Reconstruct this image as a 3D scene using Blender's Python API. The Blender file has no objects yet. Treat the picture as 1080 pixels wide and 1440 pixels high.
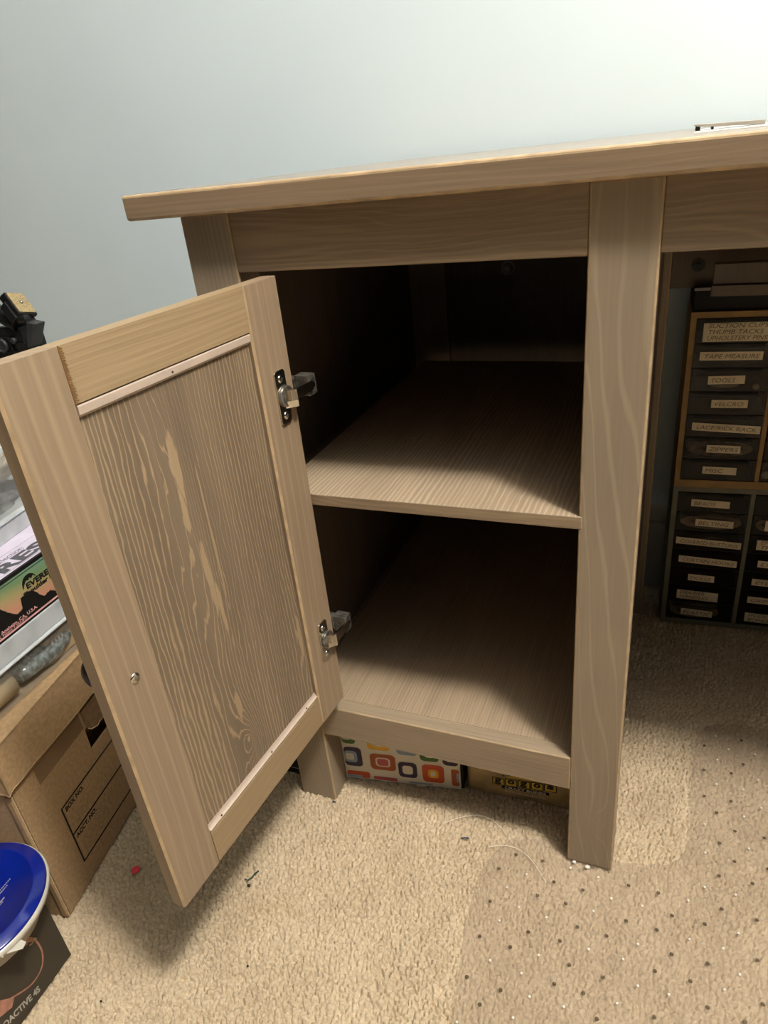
import bpy, bmesh, math, random
import numpy as np
from mathutils import Matrix, Vector, noise
random.seed(7)
SC = bpy.context.scene
COL = SC.collection

# ------------------------------------------------------------------ camera
cam_data = bpy.data.cameras.new('camera')
cam = bpy.data.objects.new('camera', cam_data)
COL.objects.link(cam)
RT = Vector((0.92615, 0.364139, -0.098226)); UP = Vector((-0.086161, 0.457829, 0.884855)); FW = Vector((-0.367181, 0.811046, -0.455393))
m = Matrix((RT, UP, -FW)).transposed().to_4x4()
m.translation = Vector((0.06385, -0.5488, 0.7514))
cam.matrix_world = m
cam_data.sensor_fit = 'VERTICAL'; cam_data.sensor_height = 36; cam_data.lens = 972.73 / 1440 * 36
cam_data.clip_start = 0.01
SC.camera = cam

# ------------------------------------------------------------------ light
world = bpy.data.worlds.new('world'); SC.world = world; world.use_nodes = True
bg = world.node_tree.nodes['Background']
bg.inputs[0].default_value = (0.95, 0.97, 1.0, 1); bg.inputs[1].default_value = 0.03
def lamp(name, loc, target, size, power, color):
    ld = bpy.data.lights.new(name, 'POINT'); ld.shadow_soft_size = size; ld.energy = power; ld.color = color      # round frosted ceiling globe
    o = bpy.data.objects.new(name, ld); COL.objects.link(o); o.location = loc
    o.rotation_euler = (Vector(target) - Vector(loc)).to_track_quat('-Z', 'Y').to_euler()
    return o
lamp('ceiling_lamp', (0.80, -0.55, 2.42), (0.75, -0.5, 0), 0.12, 208, (1.0, 0.955, 0.885))
vs = SC.view_settings
SC.display_settings.display_device = 'sRGB'
vs.view_transform = 'Standard'; vs.look = 'None'; vs.exposure = 0.02; vs.gamma = 1.0; vs.use_curve_mapping = False

# ------------------------------------------------------------------ materials
def srgb(r, g, b):
    f = lambda c: (c/255/12.92) if c/255 <= 0.04045 else ((c/255+0.055)/1.055)**2.4
    return (f(r), f(g), f(b), 1)
class NT:
    def __init__(s, name):
        s.m = bpy.data.materials.new(name); s.m.use_nodes = True; s.t = s.m.node_tree
        s.b = s.t.nodes['Principled BSDF']; s.out = s.t.nodes['Material Output']
    def n(s, typ, **kw):
        nd = s.t.nodes.new(typ)
        for k, v in kw.items(): setattr(nd, k, v)
        return nd
    def link(s, a, b): s.t.links.new(a, b)
    def math(s, op, a, b=None, clamp=False):
        nd = s.n('ShaderNodeMath', operation=op, use_clamp=clamp)
        for i, v in enumerate((a, b)):
            if v is None: continue
            if isinstance(v, (int, float)): nd.inputs[i].default_value = v
            else: s.link(v, nd.inputs[i])
        return nd.outputs[0]
    def vmul(s, v, sc, add=(0, 0, 0)):
        nd = s.n('ShaderNodeVectorMath', operation='MULTIPLY_ADD')
        s.link(v, nd.inputs[0]); nd.inputs[1].default_value = sc; nd.inputs[2].default_value = add
        return nd.outputs[0]
    def noise(s, v, scale=1, detail=2, rough=0.5, dist=0):
        nd = s.n('ShaderNodeTexNoise'); s.link(v, nd.inputs['Vector'])
        nd.inputs['Scale'].default_value = scale; nd.inputs['Detail'].default_value = detail
        nd.inputs['Roughness'].default_value = rough; nd.inputs['Distortion'].default_value = dist
        return nd.outputs['Fac']
    def mix(s, f, a, b):
        nd = s.n('ShaderNodeMix', data_type='RGBA')
        if isinstance(f, (int, float)): nd.inputs[0].default_value = f
        else: s.link(f, nd.inputs[0])
        for i, v in ((6, a), (7, b)):
            if isinstance(v, tuple): nd.inputs[i].default_value = v
            else: s.link(v, nd.inputs[i])
        return nd.outputs[2]
    def rng(s, v, a, b, c=0, d=1, smooth=True):
        nd = s.n('ShaderNodeMapRange'); nd.interpolation_type = 'SMOOTHSTEP' if smooth else 'LINEAR'
        s.link(v, nd.inputs[0])
        for i, x in zip((1, 2, 3, 4), (a, b, c, d)): nd.inputs[i].default_value = x
        return nd.outputs[0]
    def co(s):
        return s.n('ShaderNodeTexCoord').outputs['Object']
    def bump(s, h, strength, dist):
        nd = s.n('ShaderNodeBump'); nd.inputs['Strength'].default_value = strength; nd.inputs['Distance'].default_value = dist
        s.link(h, nd.inputs['Height']); s.link(nd.outputs[0], s.b.inputs['Normal'])

def plain(name, rgb, rough=0.6, metal=0.0, var=0.06, scale=40, bump=0.0, bscale=300, bdist=0.0005, spec=0.5):
    t = NT(name); c = t.co()
    f = t.noise(c, scale, 3)
    col = srgb(*rgb); lo = tuple(x*(1-var*2) for x in col[:3]) + (1,); hi = tuple(min(1, x*(1+var*2)) for x in col[:3]) + (1,)
    t.link(t.mix(t.rng(f, 0.3, 0.7), lo, hi), t.b.inputs['Base Color'])
    t.b.inputs['Roughness'].default_value = rough; t.b.inputs['Metallic'].default_value = metal
    t.b.inputs['Specular IOR Level'].default_value = spec
    if bump: t.bump(t.noise(c, bscale, 2), bump, bdist)
    return t.m

def wood(name, L, A, base, light, k=60, warp=1.5, wa=12, wl=2.5, line=0.16, lamt=0.8, streak=0.35, off=(0, 0, 0), knots=(), tilt=0.0, rough=0.5, broad=0.25, B_k=0.0, fine=420, bstr=0.25, jit=0.0, fills=()):
    """L, A = indices of the grain axis and of the axis across the face."""
    t = NT(name); c = t.co(); Bx = 3 - L - A
    add = off
    sc = [0, 0, 0]; sc[L] = wl; sc[A] = wa; sc[Bx] = wa*0.5
    w = t.noise(t.vmul(c, tuple(sc), add), 1, 2.0, 0.45, 0.2)
    sep = t.n('ShaderNodeSeparateXYZ'); t.link(c, sep.inputs[0])
    v = t.math('MULTIPLY', sep.outputs[A], k)
    if tilt: v = t.math('ADD', v, t.math('MULTIPLY', sep.outputs[L], tilt))
    if B_k: v = t.math('ADD', v, t.math('MULTIPLY', sep.outputs[Bx], B_k))
    v = t.math('ADD', v, t.math('MULTIPLY', w, warp*4))
    sc2 = [0, 0, 0]; sc2[L] = wl*5; sc2[A] = 60; sc2[Bx] = 60
    v = t.math('ADD', v, t.math('MULTIPLY', t.noise(t.vmul(c, tuple(sc2), add), 1, 2), warp*0.35))
    if jit:
        sj = [0, 0, 0]; sj[L] = 26; sj[A] = 130; sj[Bx] = 130
        v = t.math('ADD', v, t.math('MULTIPLY', t.noise(t.vmul(c, tuple(sj), add), 1, 2), jit))
    for (pa, pl, ra, rl, amp) in knots:
        s3 = [0, 0, 0]; s3[A] = 1/ra; s3[L] = 1/rl
        a3 = [0, 0, 0]; a3[A] = -pa/ra; a3[L] = -pl/rl
        ln = t.n('ShaderNodeVectorMath', operation='LENGTH'); t.link(t.vmul(c, tuple(s3), tuple(a3)), ln.inputs[0])
        g = t.math('DIVIDE', 1.0, t.math('ADD', 1.0, t.math('POWER', ln.outputs['Value'], 2.0)))
        v = t.math('ADD', v, t.math('MULTIPLY', g, amp))
    fr = t.math('FRACT', v)
    tri = t.math('ABSOLUTE', t.math('SUBTRACT', fr, 0.5))          # 0 at the line centre
    # line width varies along the board
    wv = t.rng(t.noise(t.vmul(c, tuple(x*1.7 for x in sc), (3.1, 1.7, 5.2)), 1, 2), 0.3, 0.75, line*0.35, line*1.7)
    ln1 = t.math('SUBTRACT', 1.0, t.math('DIVIDE', tri, wv), clamp=True)
    ln1 = t.math('POWER', ln1, 0.7)
    for (pa, pl, ra, rl) in fills:
        s3 = [0, 0, 0]; s3[A] = 1/ra; s3[L] = 1/rl
        a3 = [0, 0, 0]; a3[A] = -pa/ra; a3[L] = -pl/rl
        le = t.n('ShaderNodeVectorMath', operation='LENGTH'); t.link(t.vmul(c, tuple(s3), tuple(a3)), le.inputs[0])
        sn = [0, 0, 0]; sn[L] = 45; sn[A] = 260; sn[Bx] = 1
        ed = t.math('ADD', le.outputs['Value'], t.math('MULTIPLY', t.math('SUBTRACT', t.noise(t.vmul(c, tuple(sn)), 1, 2), 0.5), 1.3))
        ln1 = t.math('MAXIMUM', ln1, t.rng(ed, 1.05, 0.80, 0, 0.9))
    sc4 = [0, 0, 0]; sc4[L] = 9; sc4[A] = fine; sc4[Bx] = fine
    st = t.noise(t.vmul(c, tuple(sc4), add), 1, 3, 0.6)
    sc5 = [0, 0, 0]; sc5[L] = 3; sc5[A] = 30; sc5[Bx] = 30
    br = t.noise(t.vmul(c, tuple(sc5), (7, 3, 1)), 1, 2)
    b = srgb(*base); l = srgb(*light)
    dk = tuple(x*0.74 for x in b[:3]) + (1,); hi = tuple(x*1.22 for x in b[:3]) + (1,)
    c1 = t.mix(t.rng(br, 0.3, 0.7), tuple(x*(1-broad) for x in b[:3]) + (1,), tuple(x*(1+broad*0.8) for x in b[:3]) + (1,))
    c2 = t.mix(t.math('MULTIPLY', ln1, lamt), c1, l)
    stc = t.mix(t.rng(st, 0.35, 0.65), dk, hi)
    mx = t.n('ShaderNodeMix', data_type='RGBA', blend_type='MIX'); mx.inputs[0].default_value = streak
    t.link(c2, mx.inputs[6]); t.link(stc, mx.inputs[7])
    t.link(mx.outputs[2], t.b.inputs['Base Color'])
    t.b.inputs['Roughness'].default_value = rough
    t.bump(t.math('ADD', t.math('MULTIPLY', ln1, 0.7), st), bstr, 0.0004)
    return t.m

BASE = (144, 128, 107); LIGHT = (172, 155, 130)
M = {}
M['leg'] = wood('stained_pine_leg', 2, 0, BASE, (168, 151, 126), k=70, warp=1.1, wa=16, wl=2.2, line=0.10, lamt=0.7, streak=0.16, broad=0.08, B_k=45, fine=260, bstr=0.12, knots=((0.0315, 0.072, 0.006, 0.014, 2.6), (-0.010, 0.66, 0.030, 0.09, 2.6)), tilt=5.0)
M['leg_fine'] = wood('stained_pine_leg_fine', 2, 0, BASE, LIGHT, k=230, warp=0.8, wa=16, wl=1.5, line=0.22, lamt=0.5, streak=0.25, broad=0.08, B_k=230, bstr=0.15)
M['top'] = wood('stained_pine_top', 0, 2, (142, 121, 98), (164, 142, 116), k=160, warp=1.2, wa=20, wl=2.5, line=0.3, lamt=0.35, streak=0.3, broad=0.1, B_k=60, rough=0.2, bstr=0.05)
M['apron'] = wood('stained_pine_apron', 0, 2, (134, 115, 92), (166, 144, 114), k=160, warp=2.2, wa=22, wl=4.0, line=0.3, lamt=0.55, streak=0.35, broad=0.15, off=(2, 0, 0.3))
M['rail'] = wood('stained_pine_rail', 0, 2, (146, 128, 106), (166, 148, 124), k=190, warp=1.0, wa=16, wl=2.0, line=0.25, lamt=0.35, streak=0.4, broad=0.08, B_k=90)
M['shelf'] = wood('stained_pine_shelf', 1, 0, (152, 133, 110), (200, 180, 150), k=190, warp=2.0, wa=9, wl=1.5, line=0.26, lamt=0.8, streak=0.35, jit=0.8, broad=0.1, knots=((-0.215, 0.16, 0.008, 0.010, 2.2),), fine=500)
M['shelf_bottom'] = wood('stained_pine_bottom_shelf', 1, 0, (152, 132, 108), (190, 168, 137), k=260, warp=1.6, wa=7, wl=1.2, line=0.26, lamt=0.6, streak=0.45, jit=1.0, broad=0.1, knots=((-0.172, 0.163, 0.004, 0.004, 1.5), (-0.283, 0.07, 0.004, 0.004, 1.5)), fine=520)
M['inside'] = wood('stained_pine_inside', 2, 1, (96, 84, 72), (110, 96, 82), k=120, line=0.25, lamt=0.4, streak=0.3, broad=0.12)  # same stained pine, with the shade inside and behind put into its colour
M['door_v'] = wood('door_stile_pine', 2, 0, (143, 122, 98), (170, 148, 119), k=95, warp=1.1, wa=9, wl=1.2, line=0.17, lamt=0.55, streak=0.22, broad=0.07, B_k=30, fine=300, bstr=0.12)
M['door_h'] = wood('door_rail_pine', 0, 2, (150, 127, 96), (174, 149, 113), k=240, warp=1.0, wa=14, wl=3, line=0.28, lamt=0.45, streak=0.3, broad=0.06, bstr=0.15)
M['door_panel'] = wood('door_panel_pine', 2, 0, (116, 100, 81), (178, 152, 117), k=215, warp=2.6, wa=7.5, wl=1.5, line=0.18, lamt=0.9, streak=0.25, broad=0.16, fine=360, jit=1.5,
    knots=((0.1560, 0.272, 0.011, 0.026, 6.5), (0.163, 0.555, 0.010, 0.06, 2.6), (0.161, 0.45, 0.010, 0.07, 2.3), (0.055, 0.31, 0.008, 0.04, 2.0)), off=(1.3, 0.2, 4.1), bstr=0.3,
    fills=((0.1615, 0.560, 0.0050, 0.030), (0.1640, 0.520, 0.0028, 0.026), (0.1560, 0.455, 0.0034, 0.040), (0.1510, 0.420, 0.0025, 0.03), (0.1420, 0.48, 0.0014, 0.07), (0.1600, 0.318, 0.0036, 0.018), (0.055, 0.318, 0.0030, 0.028), (0.1575, 0.275, 0.0020, 0.0035)))
M['wood_edge'] = plain('rough_pale_wood', (186, 152, 112), 0.75, var=0.15, scale=400)
M['worn_edge'] = plain('worn_golden_edge', (172, 147, 113), 0.5, var=0.08, scale=60)
M['bead'] = plain('pale_glazing_bead', (186, 168, 152), 0.42, var=0.03)
M['dark_gap'] = plain('shadow_gap_wood', (60, 46, 34), 0.9)
M['chrome'] = plain('nickel_hinge', (206, 200, 190), 0.22, 1.0, var=0.05, scale=90)
M['chrome_dark'] = plain('dark_zinc', (130, 126, 118), 0.35, 0.75, var=0.2, scale=200, bump=0.5, bscale=400)
M['black_plastic'] = plain('black_plastic', (24, 23, 22), 0.38, var=0.1)
M['black_matte'] = plain('black_matte', (20, 19, 18), 0.8, var=0.1)
M['cream_cap'] = plain('grey_plastic_cap', (150, 150, 150), 0.25, var=0.05)
M['card'] = plain('kraft_cardboard', (172, 142, 104), 0.85, var=0.06, scale=250, bump=0.15, bscale=120)
M['card_dark'] = plain('cardboard_inside', (120, 92, 62), 0.9, var=0.08, scale=200)
M['card_edge'] = plain('cardboard_cut_edge', (205, 178, 138), 0.9, var=0.15, scale=600)
M['ink'] = plain('black_ink', (26, 20, 16), 0.7, var=0.05)
M['paper'] = plain('cream_label_paper', (228, 214, 184), 0.8, var=0.04, scale=30)
M['label_ink'] = plain('faint_pencil_ink', (112, 98, 76), 0.8, var=0.2, scale=300)

def clear(name, rgb, opacity, rough=0.15, gloss=0.5, k=0.45):
    """thin translucent plastic: part of the light goes straight through"""
    t = NT(name); c = t.co()
    tr = t.n('ShaderNodeBsdfTransparent'); tr.inputs[0].default_value = tuple(1-k*(1-x) for x in srgb(*rgb)[:3]) + (1,)
    t.b.inputs['Base Color'].default_value = srgb(*rgb); t.b.inputs['Roughness'].default_value = rough
    t.b.inputs['Specular IOR Level'].default_value = gloss
    mxs = t.n('ShaderNodeMixShader')
    f = t.rng(t.noise(c, 25, 2), 0.3, 0.7, opacity*0.85, min(1, opacity*1.15)); t.link(f, mxs.inputs[0])
    t.link(tr.outputs[0], mxs.inputs[1]); t.link(t.b.outputs[0], mxs.inputs[2]); t.link(mxs.outputs[0], t.out.inputs[0])
    return t.m
M['bin'] = clear('translucent_bin_plastic', (214, 214, 206), 0.22, 0.2, 0.5, 0.12)
M['bin_rim'] = clear('frosted_rim_plastic', (206, 210, 212), 0.72, 0.3, 0.5, 0.12)
M['smoke'] = clear('smoky_drawer_plastic', (66, 60, 50), 0.16, 0.12, 0.8, 0.15)
M['mat'] = clear('chair_mat_plastic', (214, 196, 174), 0.10, 0.22, 0.3, 0.045)
M['blue'] = clear('blue_translucent_lid', (8, 30, 128), 0.93, 0.14, 0.6, 0.95)
M['white_plastic'] = clear('clear_white_plastic', (214, 208, 194), 0.8, 0.2)

# ------------------------------------------------------------------ mesh helpers
class MB:
    def __init__(s): s.bm = bmesh.new()
    def face(s, pts, mi=0, smooth=False):
        f = s.bm.faces.new([s.bm.verts.new(p) for p in pts]); f.material_index = mi; f.smooth = smooth; return f
    def box(s, x0, x1, y0, y1, z0, z1, mi=0):
        return s.hexa([(x0,y0,z0),(x1,y0,z0),(x1,y1,z0),(x0,y1,z0),(x0,y0,z1),(x1,y0,z1),(x1,y1,z1),(x0,y1,z1)], mi)
    def hexa(s, P, mi=0):
        v = [s.bm.verts.new(p) for p in P]
        for q in ((3,2,1,0),(4,5,6,7),(0,1,5,4),(1,2,6,5),(2,3,7,6),(3,0,4,7)):
            s.bm.faces.new([v[i] for i in q]).material_index = mi
        return v
    def prism(s, pts, z0, z1, mi=0, fn=None, smooth=False):
        fn = fn or (lambda a, b, c: (a, b, c))
        a = [s.bm.verts.new(fn(x, y, z0)) for x, y in pts]; b = [s.bm.verts.new(fn(x, y, z1)) for x, y in pts]
        n = len(pts)
        s.bm.faces.new(a[::-1]).material_index = mi; s.bm.faces.new(b).material_index = mi
        for i in range(n):
            f = s.bm.faces.new([a[i], a[(i+1) % n], b[(i+1) % n], b[i]]); f.material_index = mi; f.smooth = smooth
    def lathe(s, prof, c=(0,0,0), axis='Z', seg=32, mi=0, smooth=True):
        rings = []
        for r, h in prof:
            ring = []
            for i in range(seg):
                a = 2*math.pi*i/seg; u, w = r*math.cos(a), r*math.sin(a)
                p = {'Z': (u, w, h), 'Y': (u, h, w), 'X': (h, u, w)}[axis]
                ring.append(s.bm.verts.new((c[0]+p[0], c[1]+p[1], c[2]+p[2])))
            rings.append(ring)
        for a, b in zip(rings, rings[1:]):
            for i in range(seg):
                f = s.bm.faces.new([a[i], a[(i+1) % seg], b[(i+1) % seg], b[i]]); f.material_index = mi; f.smooth = smooth
        for r, sgn in ((rings[0], -1), (rings[-1], 1)):
            f = s.bm.faces.new(r[::sgn]); f.material_index = mi
    def cyl(s, c, r, h0, h1, axis='Z', seg=24, mi=0): s.lathe([(r, h0), (r, h1)], c, axis, seg, mi)
    def tube(s, pts, r, seg=8, mi=0):
        pts = [Vector(p) for p in pts]; rings = []
        rr = r if isinstance(r, (list, tuple)) else [r]*len(pts)
        for i, p in enumerate(pts):
            t = (pts[min(i+1, len(pts)-1)] - pts[max(i-1, 0)]).normalized()
            a = t.orthogonal().normalized() if i == 0 else (a - t*a.dot(t)).normalized()
            b = t.cross(a)
            rings.append([s.bm.verts.new(p + (a*math.cos(2*math.pi*k/seg) + b*math.sin(2*math.pi*k/seg))*rr[i]) for k in range(seg)])
        for A, B in zip(rings, rings[1:]):
            for k in range(seg):
                f = s.bm.faces.new([A[k], A[(k+1) % seg], B[(k+1) % seg], B[k]]); f.material_index = mi; f.smooth = True
        s.bm.faces.new(rings[0][::-1]).material_index = mi; s.bm.faces.new(rings[-1]).material_index = mi
    def text(s, body, size, fn, mi=0, bold=0.0, shear=0.0, width=None, align='LEFT', sx=1.0):
        cu = bpy.data.curves.new('txt', 'FONT'); cu.body = body; cu.size = size; cu.offset = bold*size; cu.shear = shear; cu.align_x = align; cu.resolution_u = 3
        o = bpy.data.objects.new('txt', cu); COL.objects.link(o)
        dg = bpy.context.evaluated_depsgraph_get(); me = bpy.data.meshes.new_from_object(o.evaluated_get(dg))
        if width:
            xs = [v.co.x for v in me.vertices]; k = width/(max(xs)-min(xs)) if xs else 1
        else: k = sx
        vs_ = [s.bm.verts.new(fn(v.co.x*k, v.co.y)) for v in me.vertices]
        for p in me.polygons:
            try: f = s.bm.faces.new([vs_[i] for i in p.vertices]); f.material_index = mi
            except ValueError: pass
        bpy.data.objects.remove(o); bpy.data.curves.remove(cu); bpy.data.meshes.remove(me)
    def build(s, name, mats, parent=None, bevel=0, seg=2, mat=None, fix=False, edge=0):
        if fix: bmesh.ops.recalc_face_normals(s.bm, faces=s.bm.faces)
        me = bpy.data.meshes.new(name); s.bm.to_mesh(me); s.bm.free()
        o = bpy.data.objects.new(name, me); COL.objects.link(o)
        for k in (mats if isinstance(mats, (list, tuple)) else [mats]): me.materials.append(k if not isinstance(k, str) else M[k])
        if parent: o.parent = parent
        if mat is not None: o.matrix_local = mat
        if bevel:
            b = o.modifiers.new('bevel', 'BEVEL'); b.width = bevel; b.segments = seg; b.limit_method = 'ANGLE'; b.angle_limit = math.radians(50)
            if edge: b.material = edge
        return o
def tag(o, label=None, cat=None, group=None, kind=None):
    if label: o['label'] = label
    if cat: o['category'] = cat
    if group: o['group'] = group
    if kind: o['kind'] = kind
    return o
def empty(name, loc=(0,0,0), rz=0.0):
    o = bpy.data.objects.new(name, None); COL.objects.link(o); o.location = loc; o.rotation_euler = (0, 0, rz); o.empty_display_size = 0.05
    return o
def rrect(x0, x1, y0, y1, r, n=5):
    P = []
    for cx, cy, a0 in ((x1-r, y1-r, 0), (x0+r, y1-r, 90), (x0+r, y0+r, 180), (x1-r, y0+r, 270)):
        for i in range(n+1):
            a = math.radians(a0 + 90*i/n); P.append((cx+r*math.cos(a), cy+r*math.sin(a)))
    return P
def lump(name, mats, c, rad, seed, amp=0.25, freq=3, parent=None, sub=4, flat=0.0):
    bm = bmesh.new(); bmesh.ops.create_icosphere(bm, subdivisions=sub, radius=1)
    for v in bm.verts:
        n = v.co.normalized(); p = n*freq + Vector((seed*3.1, seed, 0))
        v.co = n*(1 + amp*noise.noise(p) + amp*0.5*noise.noise(p*2.3))
        v.co = Vector((v.co.x*rad[0], v.co.y*rad[1], max(v.co.z, -0.6)*rad[2]))
        v.co += Vector(c)
    for f in bm.faces: f.smooth = True
    b = MB(); b.bm.free(); b.bm = bm
    return b.build(name, mats, parent)

# ------------------------------------------------------------------ the room
t = NT('carpet'); c = t.co()
n1 = t.noise(c, 260, 3, 0.6); n2 = t.noise(c, 14, 3, 0.6); n3 = t.noise(c, 900, 1)
f = t.math('ADD', t.math('MULTIPLY', n1, 0.6), t.math('MULTIPLY', n2, 0.4))
colr = t.mix(t.rng(f, 0.35, 0.65), srgb(180, 161, 133), srgb(204, 186, 158))
stain = t.rng(t.noise(t.vmul(c, (6, 9, 1), (3.3, 1.2, 0)), 1, 3, 0.6), 0.62, 0.78)
colr = t.mix(t.math('MULTIPLY', stain, 0.35), colr, srgb(168, 142, 106))
t.link(colr, t.b.inputs['Base Color']); t.b.inputs['Roughness'].default_value = 0.95; t.b.inputs['Specular IOR Level'].default_value = 0.1
t.bump(t.math('ADD', t.math('MULTIPLY', t.noise(c, 420, 2, 0.6), 1.0), t.math('MULTIPLY', n3, 0.4)), 0.4, 0.0010)
M['carpet'] = t.m

def carpet():
    rs = np.random.RandomState(3)
    def axis(a, b, lo, hi, st):
        return np.concatenate([np.linspace(lo, a, 12)[:-1], np.arange(a, b, st), np.linspace(b, hi, 12)])
    X = axis(-0.60, 0.32, -2.2, 2.2, 0.00108); Y = axis(-0.40, 0.34, -2.2, 0.66, 0.00108); Y = np.concatenate([Y[Y < 0.34], np.arange(0.34, 0.625, 0.0021), [0.64, 0.66]])
    gx, gy = np.meshgrid(X, Y)
    def vn(x, y, seed):                      # smooth value noise
        r = np.random.RandomState(seed).rand(256, 256)
        xi = np.floor(x).astype(int); yi = np.floor(y).astype(int); fx = x-xi; fy = y-yi
        fx = fx*fx*(3-2*fx); fy = fy*fy*(3-2*fy)
        g = lambda i, j: r[i % 256, j % 256]
        return (g(xi, yi)*(1-fx)+g(xi+1, yi)*fx)*(1-fy) + (g(xi, yi+1)*(1-fx)+g(xi+1, yi+1)*fx)*fy
    wx = gx + 0.0045*(vn(gx*260, gy*260, 1)-0.5); wy = gy + 0.0045*(vn(gx*260, gy*260, 2)-0.5)
    cs = 0.0058
    N = 1024; jx = rs.rand(N, N); jy = rs.rand(N, N); hh = rs.rand(N, N)
    ux = wx/cs; uy = wy/cs; ix = np.floor(ux).astype(int); iy = np.floor(uy).astype(int)
    f1 = np.full(gx.shape, 9.0); f2 = np.full(gx.shape, 9.0); hv = np.zeros(gx.shape)
    for a in (-1, 0, 1):
        for b in (-1, 0, 1):
            ci = (ix+a) % N; cj = (iy+b) % N
            d = np.hypot(ix+a+jx[ci, cj]-ux, iy+b+jy[ci, cj]-uy)
            m1 = d < f1; f2 = np.where(m1, f1, np.minimum(f2, d)); hv = np.where(m1, hh[ci, cj], hv); f1 = np.where(m1, d, f1)
    e = np.clip((f2-f1)/0.42, 0, 1); e = 1-(1-e)**1.8
    z = -0.0090 + 0.0086*e*(0.90+0.10*hv) + 0.0007*(vn(gx*420, gy*420, 5)-0.5) + 0.0012*(vn(gx*25, gy*25, 6)-0.5)
    z = np.minimum(z, 0.0004)
    fine_ = (gx > -0.60) & (gx < 0.32) & (gy > -0.40) & (gy < 0.625)
    z = np.where(fine_, z, -0.0012)
    ny, nx = gx.shape
    co = np.stack([gx, gy, z], -1).reshape(-1, 3)
    i = np.arange(nx*ny).reshape(ny, nx)
    q = np.stack([i[:-1, :-1], i[:-1, 1:], i[1:, 1:], i[1:, :-1]], -1).reshape(-1, 4)
    me = bpy.data.meshes.new('floor'); me.vertices.add(len(co)); me.vertices.foreach_set('co', co.ravel())
    me.loops.add(q.size); me.loops.foreach_set('vertex_index', q.ravel().astype(np.int32))
    me.polygons.add(len(q)); me.polygons.foreach_set('loop_start', np.arange(0, q.size, 4, dtype=np.int32))
    me.update(calc_edges=True); me.polygons.foreach_set('use_smooth', np.ones(len(q), dtype=bool))
    me.materials.append(M['carpet'])
    o = bpy.data.objects.new('floor', me); COL.objects.link(o); tag(o, kind='structure')
carpet()

M['wall'] = plain('pale_blue_wall_paint', (222, 236, 240), 0.75, var=0.01, scale=3, bump=0.06, bscale=160)
M['ceiling'] = plain('white_ceiling_paint', (214, 214, 212), 0.9, var=0.01, scale=3)
b = MB(); b.box(-2.2, 2.6, -3.0, 0.70, 2.62, 2.66); tag(b.build('ceiling', 'ceiling'), kind='structure')
M['trim'] = plain('baseboard_paint', (196, 200, 200), 0.5, var=0.02)
b = MB(); b.box(-2.2, 2.2, 0.622, 0.70, -0.02, 2.62); tag(b.build('wall_back', 'wall'), kind='structure')
b = MB()
prof = [(0.610, -0.004), (0.610, 0.118), (0.606, 0.122), (0.606, 0.130), (0.612, 0.134), (0.612, 0.152), (0.607, 0.158), (0.607, 0.168), (0.614, 0.176), (0.622, 0.180), (0.622, -0.004)]
b.prism(prof, -2.2, 2.2, fn=lambda y, z, x: (x, y, z)); tag(b.build('baseboard_back', 'trim', fix=True), kind='structure')

# ------------------------------------------------------------------ the desk
H, W_, L_ = 0.722, 0.0496, 0.3006
desk = tag(empty('desk', (0, 0, 0)), 'large taupe stained pine desk with an open door on its left cupboard', 'desk')
b = MB(); b.box(-L_-W_-0.0454, 1.16, -0.016, 0.6008, H, H+0.021); b.build('tabletop', ['top', 'worn_edge'], desk, 0.0026, 3, edge=1)
def leg(x0, x1, y0, y1, mat, z0=-0.003, name='leg'):
    b = MB(); b.box(x0, x1, y0, y1, z0, H); return b.build(name, [mat, 'worn_edge'], desk, 0.0018, 3, edge=1)
leg(0, W_, 0, 0.0364, 'leg', 0.0027)
leg(-L_-W_, -L_, 0, 0.0364, 'leg_fine')
leg(-L_-W_, -0.272, 0.515, 0.5515, 'leg_fine')
leg(0.0, W_+0.002, 0.515, 0.5515, 'leg_fine')
leg(1.06, 1.11, 0, 0.0364, 'leg'); leg(1.06, 1.11, 0.515, 0.5515, 'leg_fine')
b = MB(); b.box(-L_, 0, 0.001, 0.020, H-0.0501, H); b.build('apron', 'apron', desk, 0.001)
b = MB(); b.box(W_, 1.06, 0.001, 0.020, H-0.0501, H); b.build('apron', 'apron', desk, 0.001)
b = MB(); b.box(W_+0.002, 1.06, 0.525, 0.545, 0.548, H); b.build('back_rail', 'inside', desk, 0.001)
b = MB(); b.cyl((0.0855, 0.5235, 0.578), 0.0085, 0, 0.003, 'Y'); b.cyl((0.0855, 0.5215, 0.578), 0.003, 0, 0.002, 'Y'); b.build('screw_cap', 'black_plastic', desk)
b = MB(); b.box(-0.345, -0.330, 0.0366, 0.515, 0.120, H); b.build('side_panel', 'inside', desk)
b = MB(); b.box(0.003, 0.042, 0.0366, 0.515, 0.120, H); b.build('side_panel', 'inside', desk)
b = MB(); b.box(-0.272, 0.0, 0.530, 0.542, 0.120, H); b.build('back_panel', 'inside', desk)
b = MB(); b.lathe([(0.012, 0.0), (0.012, -0.003), (0.009, -0.0045)], (-0.176, 0.530, 0.585), 'Y'); b.lathe([(0.0075, -0.004), (0.0065, -0.009), (0.003, -0.011)], (-0.176, 0.530, 0.585), 'Y'); b.build('cable_grommet', 'cream_cap', desk)
b = MB(); b.box(-0.3040, 0.0028, -0.0010, 0.4797, 0.4442, 0.4565)
for f in b.bm.faces:
    if all(v.co.y < 0 for v in f.verts): f.material_index = 1
sh = b.build('shelf', ['shelf', 'apron'], desk, 0.0008)
b = MB(); b.box(-0.330, -0.292, 0.045, 0.475, 0.4260, 0.4440); b.build('shelf_cleat', 'inside', desk)
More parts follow.
